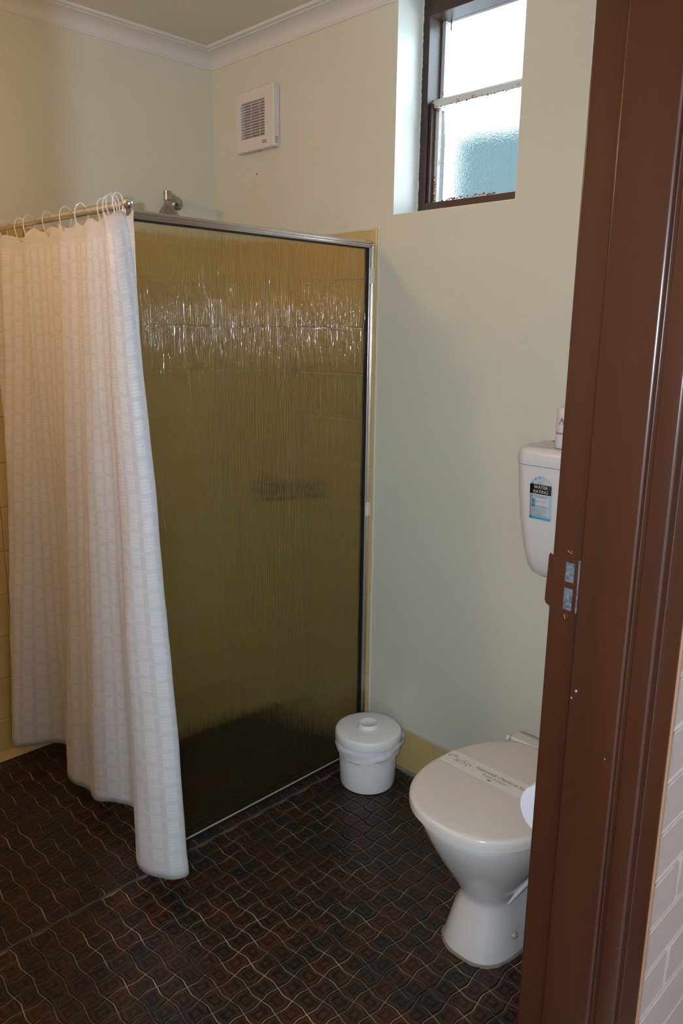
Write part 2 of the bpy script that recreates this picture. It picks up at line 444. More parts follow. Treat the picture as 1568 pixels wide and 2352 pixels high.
# ------------------------------------------------------------------ wall tiles
def tile_block(w, h, d=.007, b=.003):
    # pillowed rectangular tile, face towards -y, lower left at the origin
    vs = [(0, 0, 0), (w, 0, 0), (w, 0, h), (0, 0, h),
          (0, -d + b*.6, 0), (w, -d + b*.6, 0), (w, -d + b*.6, h), (0, -d + b*.6, h),
          (b, -d, b), (w-b, -d, b), (w-b, -d, h-b), (b, -d, h-b)]
    fs = [(0, 1, 5, 4), (1, 2, 6, 5), (2, 3, 7, 6), (3, 0, 4, 7), (4, 5, 9, 8), (5, 6, 10, 9), (6, 7, 11, 10), (7, 4, 8, 11), (8, 9, 10, 11)]
    return vs, fs
G = .0024
v_, f_ = tile_block(TP - G, TP - G)
src = None
# grout beds
MB().box(0.0, TXE - .004, -.0035, 0, 0, TZ - .002).build('grout_bed', M['grout_w'], wall_back)
MB().box(0, .0035, -8*TP, 0, 0, TZ - .002).build('grout_bed', M['grout_w'], wall_left)
def put_tile(parent, x, y, z, rot):
    global src
    if src is None:
        src = mesh_obj('tile', v_, f_, M['tile'], parent); o = src
    else: o = linkcopy(src, parent)
    o.location = (x, y, z); o.rotation_euler = (0, 0, rot); return o
ncol = 5
for j in range(12):
    for i in range(ncol):
        put_tile(wall_back, TXE - .034 - (i + 1) * TP + G/2, 0, j * TP + G/2, 0)
    # narrow cut tile in the corner and rounded edge tile at the free end
v2, f2 = tile_block(TXE - .034 - ncol * TP - .009, TP - G)
vb = MB(); rr = []
prof = [(0, 0), (0, -.007), (.020, -.0072), (.027, -.006), (.032, -.003), (.034 - G, 0)]
rr = [[(p[0], p[1], z) for p in prof] for z in (0, TP - G)]
cut = None; bull = None
for j in range(12):
    if cut is None:
        cut = mesh_obj('tile', v2, f2, M['tile'], wall_back); bull = MB().rings(rr).build('edge_tile', M['tile'], wall_back, smooth=True, auto=50); c1, b1 = cut, bull
    else: c1 = linkcopy(cut, wall_back); b1 = linkcopy(bull, wall_back)
    c1.location = (.008, 0, j*TP + G/2); b1.location = (TXE - .034 + G/2, 0, j*TP + G/2)
for j in range(12):
    for i in range(8):
        put_tile(wall_left, 0, -.009 - (i + 1) * TP + TP + G/2 - TP + .0, j*TP + G/2, PI/2) if False else None
vL, fL = [( -v[1], -.008 - v[0], v[2]) for v in v_], [tuple(reversed(f)) for f in f_]
srcL = None
for j in range(12):
    for i in range(8):
        if srcL is None: srcL = mesh_obj('tile', vL, fL, M['tile'], wall_left); o = srcL
        else: o = linkcopy(srcL, wall_left)
        o.location = (0, -i * TP, j * TP + G/2)
# cove strip at the foot of the left wall
MB().prism([(.0072, 0), (.022, 0), (.018, .006), (.012, .016), (.0095, .028), (.0072, .030)], -1.24, -.01, 'y').build('cove_strip', M['tile'], wall_left, smooth=True, auto=50)

# skirting of single tiles along the back wall
base = sempty('baseboard_back')
sk = None; edges = [TXE + .006, 1.028, 1.178, 1.33, 1.482, 1.634, 1.786, 1.938, X_IN - .002]
for a, b in zip(edges[:-1], edges[1:]):
    vv, ff = tile_block(b - a - .0026, .146)
    o = mesh_obj('tile', vv, ff, M['tile'], base); o.location = (a + .0013, 0, .006)
MB().box(TXE + .004, X_IN, -.003, 0, 0, .154).build('grout_bed', M['grout_w'], base)
bd = MB(); top = []
for k in range(40):
    x = TXE + .003 + (X_IN - TXE - .005) * k / 39
    top.append((x, -.004, .1555 + random.uniform(-.0012, .0012)))
bd.tube(top, .0042, 6).build('sealant_bead', M['bead'], base, smooth=True)
bt = [(TXE + .003 + (X_IN - TXE - .005) * k / 49, -.0085 + random.uniform(-.002, .002), .002) for k in range(50)]
MB().tube(bt, .0065, 6).build('floor_bead', M['seal_grey'], base, smooth=True)
# pale sealant run up the free edge of the shower tiles
MB().tube([(TXE + .001 + random.uniform(-.0012, .0012), -.0015, .16 + (TZ - .15) * k / 60) for k in range(61)], .0038, 6).build('sealant_bead', M['wall'], wall_back, smooth=True)
MB().tube([(.01 + (TXE - .012) * k / 30, -.002, TZ + .001) for k in range(31)], .0035, 6).build('sealant_bead', M['wall'], wall_back, smooth=True)

# ------------------------------------------------------------------ door frame (painted, rebated)
door = sempty('door_1')
def jamb(sign, y0):
    # profile in (x, offset into the opening)
    P = [(X_IN + .001, .0006), (X_IN + .001, .0105), (X_IN + .003, .0125), (2.108, .0125), (2.1105, .0145), (2.1115, .024), (2.114, .0265), (2.188, .0265), (2.1925, .024), (2.1935, .017), (2.2005, .017), (2.2015, .0215), (2.2045, .0235), (2.2275, .0235), (2.2315, .0205), (2.2325, .004), (2.2585, .004), (2.2585, .0006)]
    pts = [(x, y0 + sign * (o - .0125)) for x, o in P]
    return MB().prism(pts, -.005, Z_HEAD + .03).build('jamb', M['brown'], door, smooth=False, bevel=.0012, seg=2)
jamb(-1, Y_JR)
jamb(1, Y_JL)
MB().box(X_IN + .001, 2.2585, Y_JL - .02, Y_JR + .02, Z_HEAD, Z_HEAD + .035).box(2.112, 2.19, Y_JL, Y_JR, Z_HEAD - .013, Z_HEAD + .01).build('door_head', M['brown'], door, bevel=.002)
MB().box(2.2587, 2.2620, Y_JR + .0085, Y_JR + .0125, 0, Z_HEAD).build('edge_fillet', M['tan_edge'], door)
MB().box(X_IN + .001, 2.262, Y_JL, Y_JR, -.02, .003).build('threshold', M['concrete'], door)
# strike plate let into the rebate
YF = Y_JR      # jamb rebate face (y of the plate's seat)
sp = MB()
def plate(x0, x1, z0, z1, d0=.0002, d1=.0018): sp.box(x0, x1, YF - d1, YF - d0, z0, z1)
plate(2.0605, 2.0835, 1.107, 1.190); plate(2.0975, 2.1035, 1.107, 1.190); plate(2.0835, 2.0975, 1.184, 1.190); plate(2.0835, 2.0975, 1.144, 1.1535); plate(2.0835, 2.0975, 1.107, 1.1095)
strike = sp.build('strike_plate', M['brown'], door, bevel=.0004)
MB().prism([(2.0605, 1.1085), (2.0605, 1.190), (2.0560, 1.1925), (2.0540, 1.189), (2.0520, 1.117), (2.0545, 1.1115)], YF - .0016, YF - .0002, 'y').build('strike_lip', M['brown'], strike)
MB().box(2.0835, 2.0975, YF - .0007, YF + .001, 1.1535, 1.184).build('latch_socket', M['galv'], strike)
MB().box(2.0835, 2.0975, YF - .0007, YF + .001, 1.1095, 1.144).build('latch_socket', M['galv'], strike)
MB().box(2.1035, 2.1075, YF - .0009, YF, 1.107, 1.190).build('bare_edge', M['galv'], strike)
for z, a in ((1.200, .5), (1.098, 1.35)):
    MB().lathe([(.0046, 0), (.0046, -.0007), (.0038, -.0011)], (2.0875, YF, z), 16, 'y').build('screw_head', M['brown'], strike, smooth=True)
    s_ = MB().box(-.004, .004, -.0014, -.001, -.0005, .0005).build('screw_slot', M['tan_edge'], strike); s_.location = (2.0875, YF, z); s_.rotation_euler = (0, a, 0)

# ------------------------------------------------------------------ brick face outside
BH, BP, BL, BJ = .0755, .086, .2285, .0115
brick_src = {}
def brick(y0, y1, z0, z1):
    key = (round(y1 - y0, 3), round(z1 - z0, 3))
    if key in brick_src: o = linkcopy(brick_src[key], wall_right)
    else:
        o = MB().box(-.011, 0, 0, y1 - y0, 0, z1 - z0).build('brick', M['brick'], wall_right, bevel=.0018, seg=1); brick_src[key] = o
    o.location = (X_OUT + random.uniform(-.0006, .0006), y0, z0)
def brick_field(ya, yb, rows):
    for k in rows:
        zc = .5252 - 6 * BP + k * BP; z0, z1 = zc + BJ/2, zc + BP - BJ/2
        off = -.8675 if (k % 2 == 0) else -.7475
        j0 = math.floor((ya - off) / (BL + BJ)) - 1
        for j in range(j0, j0 + 30):
            s0 = off + j * (BL + BJ) + BJ/2; s1 = s0 + BL
            a, b = max(s0, ya), min(s1, yb)
            if b - a > .006: brick(a, b, max(z0, 0), z1)
brick_field(Y_JR + .0135, .22, range(0, 30))
brick_field(-2.75, Y_JL - .0135, range(0, 30))
MB().box(X_OUT - .012, X_OUT - .0035, Y_JR + .0135, WT, -.12, 2.7).box(X_OUT - .012, X_OUT - .0035, Y_NEAR, Y_JL - .0135, -.12, 2.7).box(X_OUT - .012, X_OUT, Y_JL - .013, Y_JR + .013, Z_HEAD + .036, 2.7).build('mortar_bed', M['mortar'], wall_right)

# ------------------------------------------------------------------ unseen porch outside the door, added to keep the daylight dim
struct(MB().box(X_OUT, 4.4, -6, 3.0, -.14, -.02).build('floor_added_porch', M['concrete']))
struct(MB().box(X_OUT, 4.4, -6, 3.0, 2.55, 2.68).build('ceiling_added_porch', M['porch']))
struct(MB().box(4.4, 4.55, -6, 3.0, -.14, 2.68).build('wall_added_porch', M['porch']))
struct(MB().box(X_OUT - .012, 4.4, .236, .4, -.02, 2.55).build('wall_added_light_stop', M['porch']))  # added to shut out daylight at this end
struct(MB().box(X_OUT, 2.8, -6, -5.9, -.02, 2.55).box(3.2, 4.4, -6, -5.9, -.02, 2.55).box(2.8, 3.2, -6, -5.9, 1.8, 2.55).box(2.8, 3.2, -6, -5.9, -.02, .8).build('wall_added_light_slot', M['porch']))  # added end wall, its small opening sized to let in little sky light

# ------------------------------------------------------------------ window
win = sempty('window_1')
FY0, FY1 = .113, .205
fr = MB(); fwid = .030
fr.box(WX0 + .002, WX0 + fwid, FY0, FY1, WZ0 + .002, WZ1 - .002).box(WX1 - fwid, WX1 - .002, FY0, FY1, WZ0 + .002, WZ1 - .002)
fr.box(WX0 + fwid, WX1 - fwid, FY0, FY1, WZ0 + .002, WZ0 + .044).box(WX0 + fwid, WX1 - fwid, FY0, FY1, WZ1 - .062, WZ1 - .002)
fr.build('window_frame', M['brown_dark'], win, bevel=.002)
ZM = 2.222
# inner stops
MB().box(WX0 + fwid, WX0 + fwid + .010, FY0 + .012, FY1 - .012, WZ0 + .044, ZM - .01).build('stop_bead', M['brown_dark'], win, bevel=.001)
MB().box(WX1 - fwid - .010, WX1 - fwid, FY0 + .012, FY1 - .012, WZ0 + .044, ZM - .01).build('stop_bead', M['brown_dark'], win, bevel=.001)
# upper and lower sash stiles and rails, painted white and rusting
MB().box(WX0 + fwid, WX0 + fwid + .013, .176, .196, ZM, WZ1 - .062).build('sash_stile', M['sash_white'], win, bevel=.001)
MB().box(WX1 - fwid - .013, WX1 - fwid, .176, .196, ZM, WZ1 - .062).build('sash_stile', M['sash_white'], win, bevel=.001)
MB().prism([(.135, ZM - .022), (.139, ZM - .004), (.150, ZM + .006), (.196, ZM + .006), (.196, ZM - .022)], WX0 + fwid, WX1 - fwid, 'x').build('meeting_rail', M['sash_white'], win, bevel=.0015)
MB().box(WX0 + fwid + .010, WX0 + fwid + .024, .146, .158, WZ0 + .044, ZM - .022).build('sash_stile', M['sash_white'], win, bevel=.001)
MB().box(WX1 - fwid - .024, WX1 - fwid - .010, .146, .158, WZ0 + .044, ZM - .022).build('sash_stile', M['sash_white'], win, bevel=.001)
MB().box(WX0 + fwid + .01, WX1 - fwid - .01, .146, .158, WZ0 + .044, WZ0 + .050).build('sash_rail', M['sash_white'], win, bevel=.001)
MB().box(WX0 + fwid + .013, WX1 - fwid - .013, .184, .187, ZM + .006, WZ1 - .062).build('pane', M['glass_win'], win)
MB().box(WX0 + fwid + .024, WX1 - fwid - .024, .151, .154, WZ0 + .050, ZM - .022).build('pane', M['glass_win'], win)
# rust crust along the lower rail and the foot of the stile
rk = MB()
def crust(mb, c, r):
    a = random.uniform(0, 6)
    vs = [(c[0] + r*random.uniform(.6, 1.3)*math.cos(a + k*PI/3), c[1], c[2] + .6*r*random.uniform(.6, 1.3)*math.sin(a + k*PI/3)) for k in range(6)] + [(c[0], c[1] - r*.5, c[2])]
    mb.add(vs, [(k, (k+1) % 6, 6) for k in range(6)] + [(5, 4, 3, 2, 1, 0)])
for k in range(70):
    x = random.uniform(1.0, 1.215); crust(rk, (x, .1475, WZ0 + .048 + (x-1.0)*.03 + random.uniform(-.004, .007)), random.uniform(.002, .005))
for k in range(40):
    z = WZ0 + .046 + abs(random.gauss(0, .045)); crust(rk, (WX0 + fwid + .012 + random.uniform(-.002, .006), .1455, z), random.uniform(.002, .004))
for k in range(60):
    crust(rk, (random.uniform(WX0 + .035, WX1 - .035), .1345, ZM - .021 + random.uniform(-.003, .002)), random.uniform(.0015, .0035))
rk.build('rust_crust', M['rust'], win)
MB().box(WX0 + fwid + .028, WX0 + fwid + .031, .18, .184, WZ1 - .092, WZ1 - .06).build('sash_catch', M['brown_dark'], win)
# ragged paint line where the wall paint meets the frame
pl = [(WX0 + .004 + random.uniform(-.0008, .0022), FY0 - .0005, WZ0 + .01 + (WZ1 - WZ0 - .02) * k / 70) for k in range(71)]
MB().tube(pl, .0028, 5).build('paint_line', M['reveal'], win, smooth=True)

# outside the window: a fence panel wall and a tree
fe = thing('garden_fence', 'teal painted fence seen blurred through the lower window pane', 'fence', (-.70, 3.3, 0))
for k in range(13):
    MB().box(-.95 + k*.16, -.95 + k*.16 + .154, 0, .02, 0, 3.10 + .02*math.sin(k*1.7)).build('board', M['teal'], fe)
for z in (.5, 2.3): MB().box(-.95, 1.13, .02, .06, z, z + .1).build('rail', M['teal'], fe)
tr = thing('garden_tree', 'pale green tree standing beyond the teal fence outside', 'tree', (-2.6, 7.6, 0))
MB().tube([(0, 0, 0), (.1, 0, 1.5), (0, .1, 3.2), (.2, 0, 5.2)], [.14, .11, .09, .04], 8).build('trunk', mat('bark', (.2, .15, .1), .9), tr, smooth=True)
lm = MB()
for k in range(900):
    a, b, r = random.uniform(0, 2*PI), random.uniform(-1, 1), random.random() ** .4
    c = Vector((.9*r*math.cos(a)*math.sqrt(1-b*b), .9*r*math.sin(a)*math.sqrt(1-b*b), 5.0 + 1.1*r*b))
    d1 = Vector((random.gauss(0, 1), random.gauss(0, 1), random.gauss(0, 1))).normalized() * .09; d2 = d1.orthogonal().normalized() * .035
    lm.add([c - d1, c + d2, c + d1, c - d2], [(0, 1, 2, 3)])
o = lm.build('foliage', M['leaf'], tr); o['kind'] = 'stuff'

# ------------------------------------------------------------------ shower screen
sc = thing('shower_screen', 'framed reeded glass shower screen standing on the brown tiles', 'shower screen', (SX, 0, 0))
def ridged_bar(mb_pts):  # small extrusion profile with three ribs, width in z
    return mb_pts
tr_prof = []
h0, h1 = SZ - .021, SZ
rib = [(0.013, 0), (.0135, .0025), (.0105, .0045), (.0135, .007), (.0135, .0095), (.0105, .0115), (.0135, .014), (.0135, .017), (.011, .019), (.008, .021)]
prof = [(x, h0 + z) for x, z in rib] + [(-x, h0 + z) for x, z in reversed(rib)]
MB().prism(prof, SY, -.010, 'y').build('top_rail', M['alu'], sc, smooth=True, auto=25)
MB().box(-.009, .0095, SY + .012, -.022, h0 - .004, h0 + .001).build('rubber_seal', M['alu_dark'], sc)
post = [(-.0135, 0), (.0135, 0), (.0135, .006), (.011, .008), (.0135, .010), (.0135, .016), (.011, .018), (.0125, .022), (-.0125, .022)]
MB().prism([(x, SY - .006 + y) for x, y in post], 0.0, SZ - .002, 'z').build('post', M['alu'], sc, smooth=True, auto=25)
MB().box(-.012, .012, -.024, -.012, .0, h0).build('wall_stile', M['alu'], sc, bevel=.0015)
MB().box(-.0095, .010, -.0285, -.024, .012, h0 - .002).build('rubber_seal', M['alu_dark'], sc)
MB().box(-.016, .016, -.012, -.0035, .0, SZ - .006).build('wall_channel', M['alu'], sc, bevel=.001)
for z in (1.695, .922):
    MB().box(.0, .0195, -.022, -.004, z - .023, z + .023).build('wall_clip', M['plastic'], sc, bevel=.002)
MB().box(-.012, .0125, SY + .012, -.012, 0, .010).build('bottom_rail', M['alu_dark'], sc, bevel=.001)  # near-black colour also holds the shadow line below the glass
MB().box(.0085, .0115, SY + .014, -.024, .010, .0135).build('sealant_bead', M['bead'], sc)
gp = MB().box(-.0025, .0025, SY + .014, -.0245, .010, h0).build('glass_panel', M['glass_shower'], sc)
clr = bpy.data.materials.new('smooth_glass_face'); clr.use_nodes = True; clr.node_tree.nodes.remove(clr.node_tree.nodes['Principled BSDF'])
ct = N(clr, 'ShaderNodeBsdfTransparent'); ct.inputs[0].default_value = (.98, .98, .96, 1); L(clr, ct.outputs[0], clr.node_tree.nodes['Material Output'].inputs[0])
gp.data.materials.append(clr)                      # the reeds are on the room side only
for pl_ in gp.data.polygons: pl_.material_index = 0 if pl_.normal.x > .5 else 1

# ------------------------------------------------------------------ curtain rod, rings and curtain
RY, RZ = -.888, 1.815
rod = thing('curtain_rod', 'chrome shower curtain rod with round end cap above the screen post', 'curtain rod', (0, RY, RZ))
MB().tube([(.004, 0, .004), (.862, 0, -.003)], .0105, 20).build('tube', M['chrome'], rod, smooth=True, auto=50)
MB().lathe([(.0001, .022), (.006, .0205), (.0105, .016), (.013, .009), (.013, .0), (.0105, -.004)], (.862, 0, -.003), 24, 'x', cap0=False).build('end_cap', M['chrome'], rod, smooth=True, auto=60)
MB().lathe([(.026, 0), (.026, .006), (.014, .012)], (.009, 0, .004), 24, 'x').build('wall_flange', M['chrome'], rod, smooth=True)
MB().box(.842, .860, -.003, .016, -.024, -.009).build('bracket', M['alu'], rod, bevel=.001)

K = [((.922, -.890), (.895, -.906)), ((.895, -.893), (.985, -.902)), ((.880, -.904), (1.062, -.912)), ((.868, -.922), (1.052, -.958)), ((.845, -.927), (.985, -.995)),
     ((.820, -.912), (.925, -.992)), ((.808, -.886), (.885, -.950)), ((.785, -.880), (.800, -.882)), ((.748, -.893), (.690, -.868)), ((.712, -.899), (.625, -.898)),
     ((.660, -.893), (.575, -.932)), ((.608, -.886), (.505, -.920)), ((.556, -.902), (.440, -.938)), ((.530, -.872), (.372, -.928)), ((.475, -.880), (.335, -.893)),
     ((.410, -.890), (.250, -.848)), ((.352, -.904), (.165, -.862)), ((.312, -.876), (.122, -.930)), ((.240, -.873), (.092, -.980)), ((.165, -.898), (.042, -.972)),
     ((.100, -.878), (.030, -.930)), ((.035, -.890), (.024, -.895))]
KE = [.35, .6, .65, .65, .65, .66, .75, .85, .95] + [1.05] * 14
def cr(p0, p1, p2, p3, t):
    return .5 * ((2*p1) + (-p0 + p2)*t + (2*p0 - 5*p1 + 4*p2 - p3)*t*t + (-p0 + 3*p1 - 3*p2 + p3)*t**3)
def spline(P, nsub):
    P = [Vector((*p, 0)) for p in P]; out = []
    for i in range(len(P) - 1):
        p0, p1, p2, p3 = P[max(i-1, 0)], P[i], P[i+1], P[min(i+2, len(P)-1)]
        for k in range(nsub): out.append(cr(p0, p1, p2, p3, k / nsub))
    out.append(P[-1]); return out
topc = spline([(k[0][0], k[0][1] - .014) for k in K], 10); botc = spline([k[1] for k in K], 10)
ZT, ZB, NV = 1.790, .078, 90
vs = []; uvs = []; nU = len(topc)
arc = [0.0]
for i in range(1, nU):
    m0 = (topc[i-1] * .3 + botc[i-1] * .7); m1 = (topc[i] * .3 + botc[i] * .7); arc.append(arc[-1] + (m1 - m0).length)
from mathutils import noise as mnoise
for j in range(NV + 1):
    v = j / NV
    for i in range(nU):
        k0 = i // 10; w = v ** (KE[k0] + (KE[k0 + 1] - KE[k0]) * (i / 10 - k0))
        p = topc[i] * (1 - w) + botc[i] * w
        amp = .006 * math.sin(PI * v) ** .6
        p2 = Vector((p.x, p.y, 0))
        p2.y += amp * mnoise.noise(Vector((p.x * 9, v * 5, 3.3))) + .0025 * mnoise.noise(Vector((p.x * 28, v * 16, 1.1)))
        p2.x += amp * .6 * mnoise.noise(Vector((p.x * 8, v * 4, 8.7)))
        zt = ZT - .006 * (1 - math.cos(arc[i] * 2*PI / .105)) * (1 - v)
        z = zt + (ZB - zt) * v + .004 * mnoise.noise(Vector((p.x*6, p.y*6, v*2)))
        p2.x = max(p2.x, .0135)
        vs.append((p2.x, p2.y, z)); uvs.append((arc[i] * 1.08, (1 - v) * (ZT - ZB)))
fs = [(j*nU + i, j*nU + i + 1, (j+1)*nU + i + 1, (j+1)*nU + i) for j in range(NV) for i in range(nU - 1)]
cu = mesh_obj('shower_curtain', vs, fs, M['curtain'], None, True, uvs)
tag(cu, 'white patterned fabric shower curtain hanging in folds from the chrome rod', 'curtain')
sol = cu.modifiers.new('thick', 'SOLIDIFY'); sol.thickness = .0012; sol.offset = 0
# clear rings, each threaded on the rod and through the hem
ring_src = None
for x in (.868, .850, .826, .765, .655, .572, .450, .345, .255, .160, .080):
    k = min(range(nU), key=lambda i: abs(topc[i].x - x)); ye = topc[k].y
    cz = (RZ - .002 + 1.772) / 2 + .007
    if ring_src is None:
        pts = [(.004*math.sin(a*2), .0165*math.sin(a), .0335*math.cos(a)) for a in [2*PI*q/24 for q in range(24)]]
        ring_src = MB().tube(pts, .0016, 6, closed=True).build('curtain_ring', M['ring'], smooth=True); o = ring_src
    else: o = linkcopy(ring_src)
    o.location = (x, (ye + RY) / 2 - .002, cz); o.rotation_euler = (random.uniform(-.1, .1), 0, random.uniform(-.5, .5))
    tag(o, 'clear plastic curtain ring on the chrome rod', 'curtain ring', 'clear rings along the curtain rod')

# ------------------------------------------------------------------ shower rose
SRY, SRZ = -.262, 1.985
rose = thing('shower_rose', 'tarnished chrome bell shaped shower rose on a short wall arm', 'shower head', (0, SRY, SRZ))
MB().tube([(.0, .085, -.004), (.035, .065, .001), (.075, .022, .004), (.112, -.026, .002)], [.012, .0115, .0105, .0115], 16).build('arm', M['nickel'], rose, smooth=True)
MB().lathe([(.024, .0005), (.024, .005), (.013, .012)], (0, .085, -.004), 24, 'x').build('wall_flange', M['nickel'], rose, smooth=True)
MB().lathe([(.0145, .014), (.0145, -.016), (.011, -.02)], (.112, -.026, .0), 20, 'z').build('elbow', M['nickel'], rose, smooth=True)
MB().lathe([(.011, -.012), (.0125, -.022), (.0145, -.028), (.015, -.034), (.020, -.040), (.031, -.056), (.041, -.075), (.0445, -.088), (.043, -.094), (.001, -.095)], (.112, -.026, 0), 32, 'z', cap1=False).build('bell', M['nickel'], rose, smooth=True, auto=60)
MB().tube([(.112, -.04, -.032), (.112, -.068, -.072)], .0038, 8).build('lever', M['nickel'], rose, smooth=True)

# ------------------------------------------------------------------ soap holder on the tiled wall
so = thing('soap_holder', 'dark soap holder on the tiled wall behind the reeded glass', 'soap holder', (.325, -.0075, .935))
MB().box(-.055, .055, -.006, 0, -.028, .038).build('back_plate', M['alu_dark'], so, bevel=.004)
MB().prism([(-.055, 0), (.055, 0), (.05, -.06), (.03, -.075), (-.03, -.075), (-.05, -.06)], -.028, -.012, 'z').build('tray', M['alu_dark'], so, bevel=.004)
MB().tube([(-.052, -.004, .015), (-.05, -.06, .015), (-.03, -.073, .015), (.03, -.073, .015), (.05, -.06, .015), (.052, -.004, .015)], .004, 8).build('guard_rail', M['alu_dark'], so, smooth=True)

# ------------------------------------------------------------------ wall fan
fx0, fx1, fz0, fz1, fd = .178, .393, 2.150, 2.352, .030
fan = thing('exhaust_fan', 'square white exhaust fan with louvred grille on the cream wall', 'exhaust fan', (fx0, 0, fz0))
fwid_, fh = fx1 - fx0, fz1 - fz0
hx0, hx1, hz0, hz1 = .030, .163, .045, .163
body = MB()
def rect4(x0, x1, z0, z1, y): return [(x0, y, z0), (x1, y, z0), (x1, y, z1), (x0, y, z1)]
body.rings([rect4(hx0, hx1, hz0, hz1, -.0005), rect4(0, fwid_, 0, fh, -.0005), rect4(0, fwid_, 0, fh, -fd), rect4(hx0, hx1, hz0, hz1, -fd), rect4(hx0, hx1, hz0, hz1, -.0005)], False, False)
body.build('housing', M['fan'], fan, bevel=.004, seg=3)
MB().box(hx0 - .001, hx1 + .001, -.010, -.003, hz0 - .001, hz1 + .001).build('fan_back', M['fan_dark'], fan)
for k in range(12):
    z = hz0 + .006 + k * (hz1 - hz0 - .006) / 12
    MB().add([(hx0 - .012, -fd - .0004, z + .002), (hx1 + .012, -fd - .0004, z + .002), (hx1 + .012, -fd + .008, z + .0065), (hx0 - .012, -fd + .008, z + .0065), (hx0 - .012, -fd + .001, z), (hx1 + .012, -fd + .001, z), (hx1 + .012, -fd + .010, z + .0045), (hx0 - .012, -fd + .010, z + .0045)],
             [(0, 1, 2, 3), (7, 6, 5, 4), (0, 4, 5, 1), (2, 6, 7, 3), (1, 5, 6, 2), (0, 3, 7, 4)]).build('louvre', M['fan'], fan)
for x in (.044, .092): MB().box(hx0 + x - .001, hx0 + x + .001, -fd + .012, -.012, hz0, hz1).build('grille_bar', M['fan'], fan)
MB().box(.150, .176, -fd - .0006, -fd + .001, .024, .027).box(.154, .176, -fd - .0006, -fd + .001, .017, .0215).build('printed_mark', M['grey_ink'], fan)
for k in range(4): MB().box(fwid_ - .0005, fwid_ + .0005, -.024, -.009, .012 + k*.006, .0145 + k*.006).build('side_slot', M['grey_ink'], fan)
MB().lathe([(.004, -.002), (.004, .001)], (fwid_*.55, -.012, .0), 12, 'z').build('screw', M['grey_ink'], fan)
MB().lathe([(.0035, 0), (.003, -.002), (.001, -.003)], (.262, 0, 2.077), 10, 'y').build('wall_nick', M['grey_ink'], wall_back)

# ------------------------------------------------------------------ pedal-less bin with liner
BX, BY = 1.008, -.146
bn = thing('waste_bin', 'round white plastic waste bin with lid and bag by the shower screen', 'bin', (BX, BY, 0))
MB().lathe([(.084, .001), (.091, .003), (.094, .010), (.098, .09), (.102, .172), (.106, .176), (.106, .18)], (0, 0, 0), 56).build('bucket', M['bin'], bn, smooth=True, auto=50)
bag = []
for j in range(12):
    t = j / 11; ring = []
    for k in range(96):
        a = 2*PI*k/96
        drop = .125 + .012*math.sin(2*a + 1.0) - .022*max(0, math.cos(a - .9))
        z = .176 + (drop - .176) * t
        tw = math.sin((a*2.5 + t*7)) * .0022 * math.sin(PI*t) + .0028*mnoise.noise(Vector((math.cos(a)*7 + t*5, math.sin(a)*7, t*13)))
        bulge = .0045 + .004*math.sin(PI*t) + (.018*max(0, math.cos(a - .72))**8) * max(0, 1 - t*1.5)
        R = .0985 + .0045*(z - .09)/.08 + bulge + tw
        if j == 11: R -= .006
        ring.append((R*math.cos(a), R*math.sin(a), z))
    bag.append(ring)
MB().rings(bag, False, False).build('bin_liner', M['bag'], bn, smooth=True)
lid = MB().lathe([(.1085, .168), (.112, .168), (.1135, .172), (.1125, .196), (.110, .2005), (.104, .2025), (.060, .2075), (.0345, .2085), (.0345, .2085)], (0, 0, 0), 64, cap0=True).build('lid', M['bin'], bn, smooth=True, auto=60)
MB().lathe([(.036, .207), (.0345, .2115), (.034, .2195), (.0325, .2215), (.0295, .2215), (.0275, .2185), (.001, .2180)], (0, 0, 0), 40, cap1=False).build('knob', M['bin'], lid, smooth=True, auto=60)

# ------------------------------------------------------------------ toilet
TX = 1.702
to = thing('toilet', 'white ceramic toilet with closed lid beside the brown door jamb', 'toilet', (TX, 0, 0))
def egg(hx, yf, yc, yb, hb, z, nF=2.3, n=64, shx=0):
    # outline: front half superellipse from yc to yf, back half narrowing to half width hb at yb
    pts = []
    for k in range(n):
        a = 2*PI*k/n - PI/2          # start at the front
        c, s = math.cos(a), math.sin(a)
        if s <= 0:
            x = hx * math.copysign(abs(c) ** (2/nF), c); y = yc - (yc - yf) * abs(s) ** (2/nF)
        else:
            nb = 3.4
            x = math.copysign(abs(c) ** (2/nb), c); y0 = abs(s) ** (2/nb)
            y = yc + (yb - yc) * y0; x = x * (hx + (hb - hx) * y0 ** 1.6)
        pts.append((x + shx, y, z))
    return pts
R = []
for (z, hx, yf, yc, yb, hb, nf) in ((.0, .096, -.548, -.42, -.22, .094, 2.6), (.012, .0955, -.547, -.42, -.22, .0935, 2.6), (.05, .087, -.535, -.42, -.22, .088, 2.6),
        (.10, .076, -.519, -.42, -.22, .08, 2.6), (.128, .066, -.510, -.42, -.22, .078, 2.6), (.142, .065, -.508, -.42, -.215, .080, 2.5), (.160, .073, -.515, -.42, -.205, .085, 2.4),
        (.20, .096, -.539, -.42, -.19, .092, 2.3), (.26, .125, -.578, -.425, -.17, .105, 2.3), (.32, .149, -.610, -.43, -.16, .118, 2.3), (.365, .163, -.630, -.43, -.155, .128, 2.3), (.382, .164, -.632, -.43, -.155, .13, 2.3), (.384, .166, -.628, -.43, -.158, .126, 2.3)):
    R.append(egg(hx, yf, yc, yb, hb, z, nf))
pan = MB().rings(R).build('pan', M['ceramic'], to, smooth=True, auto=80)
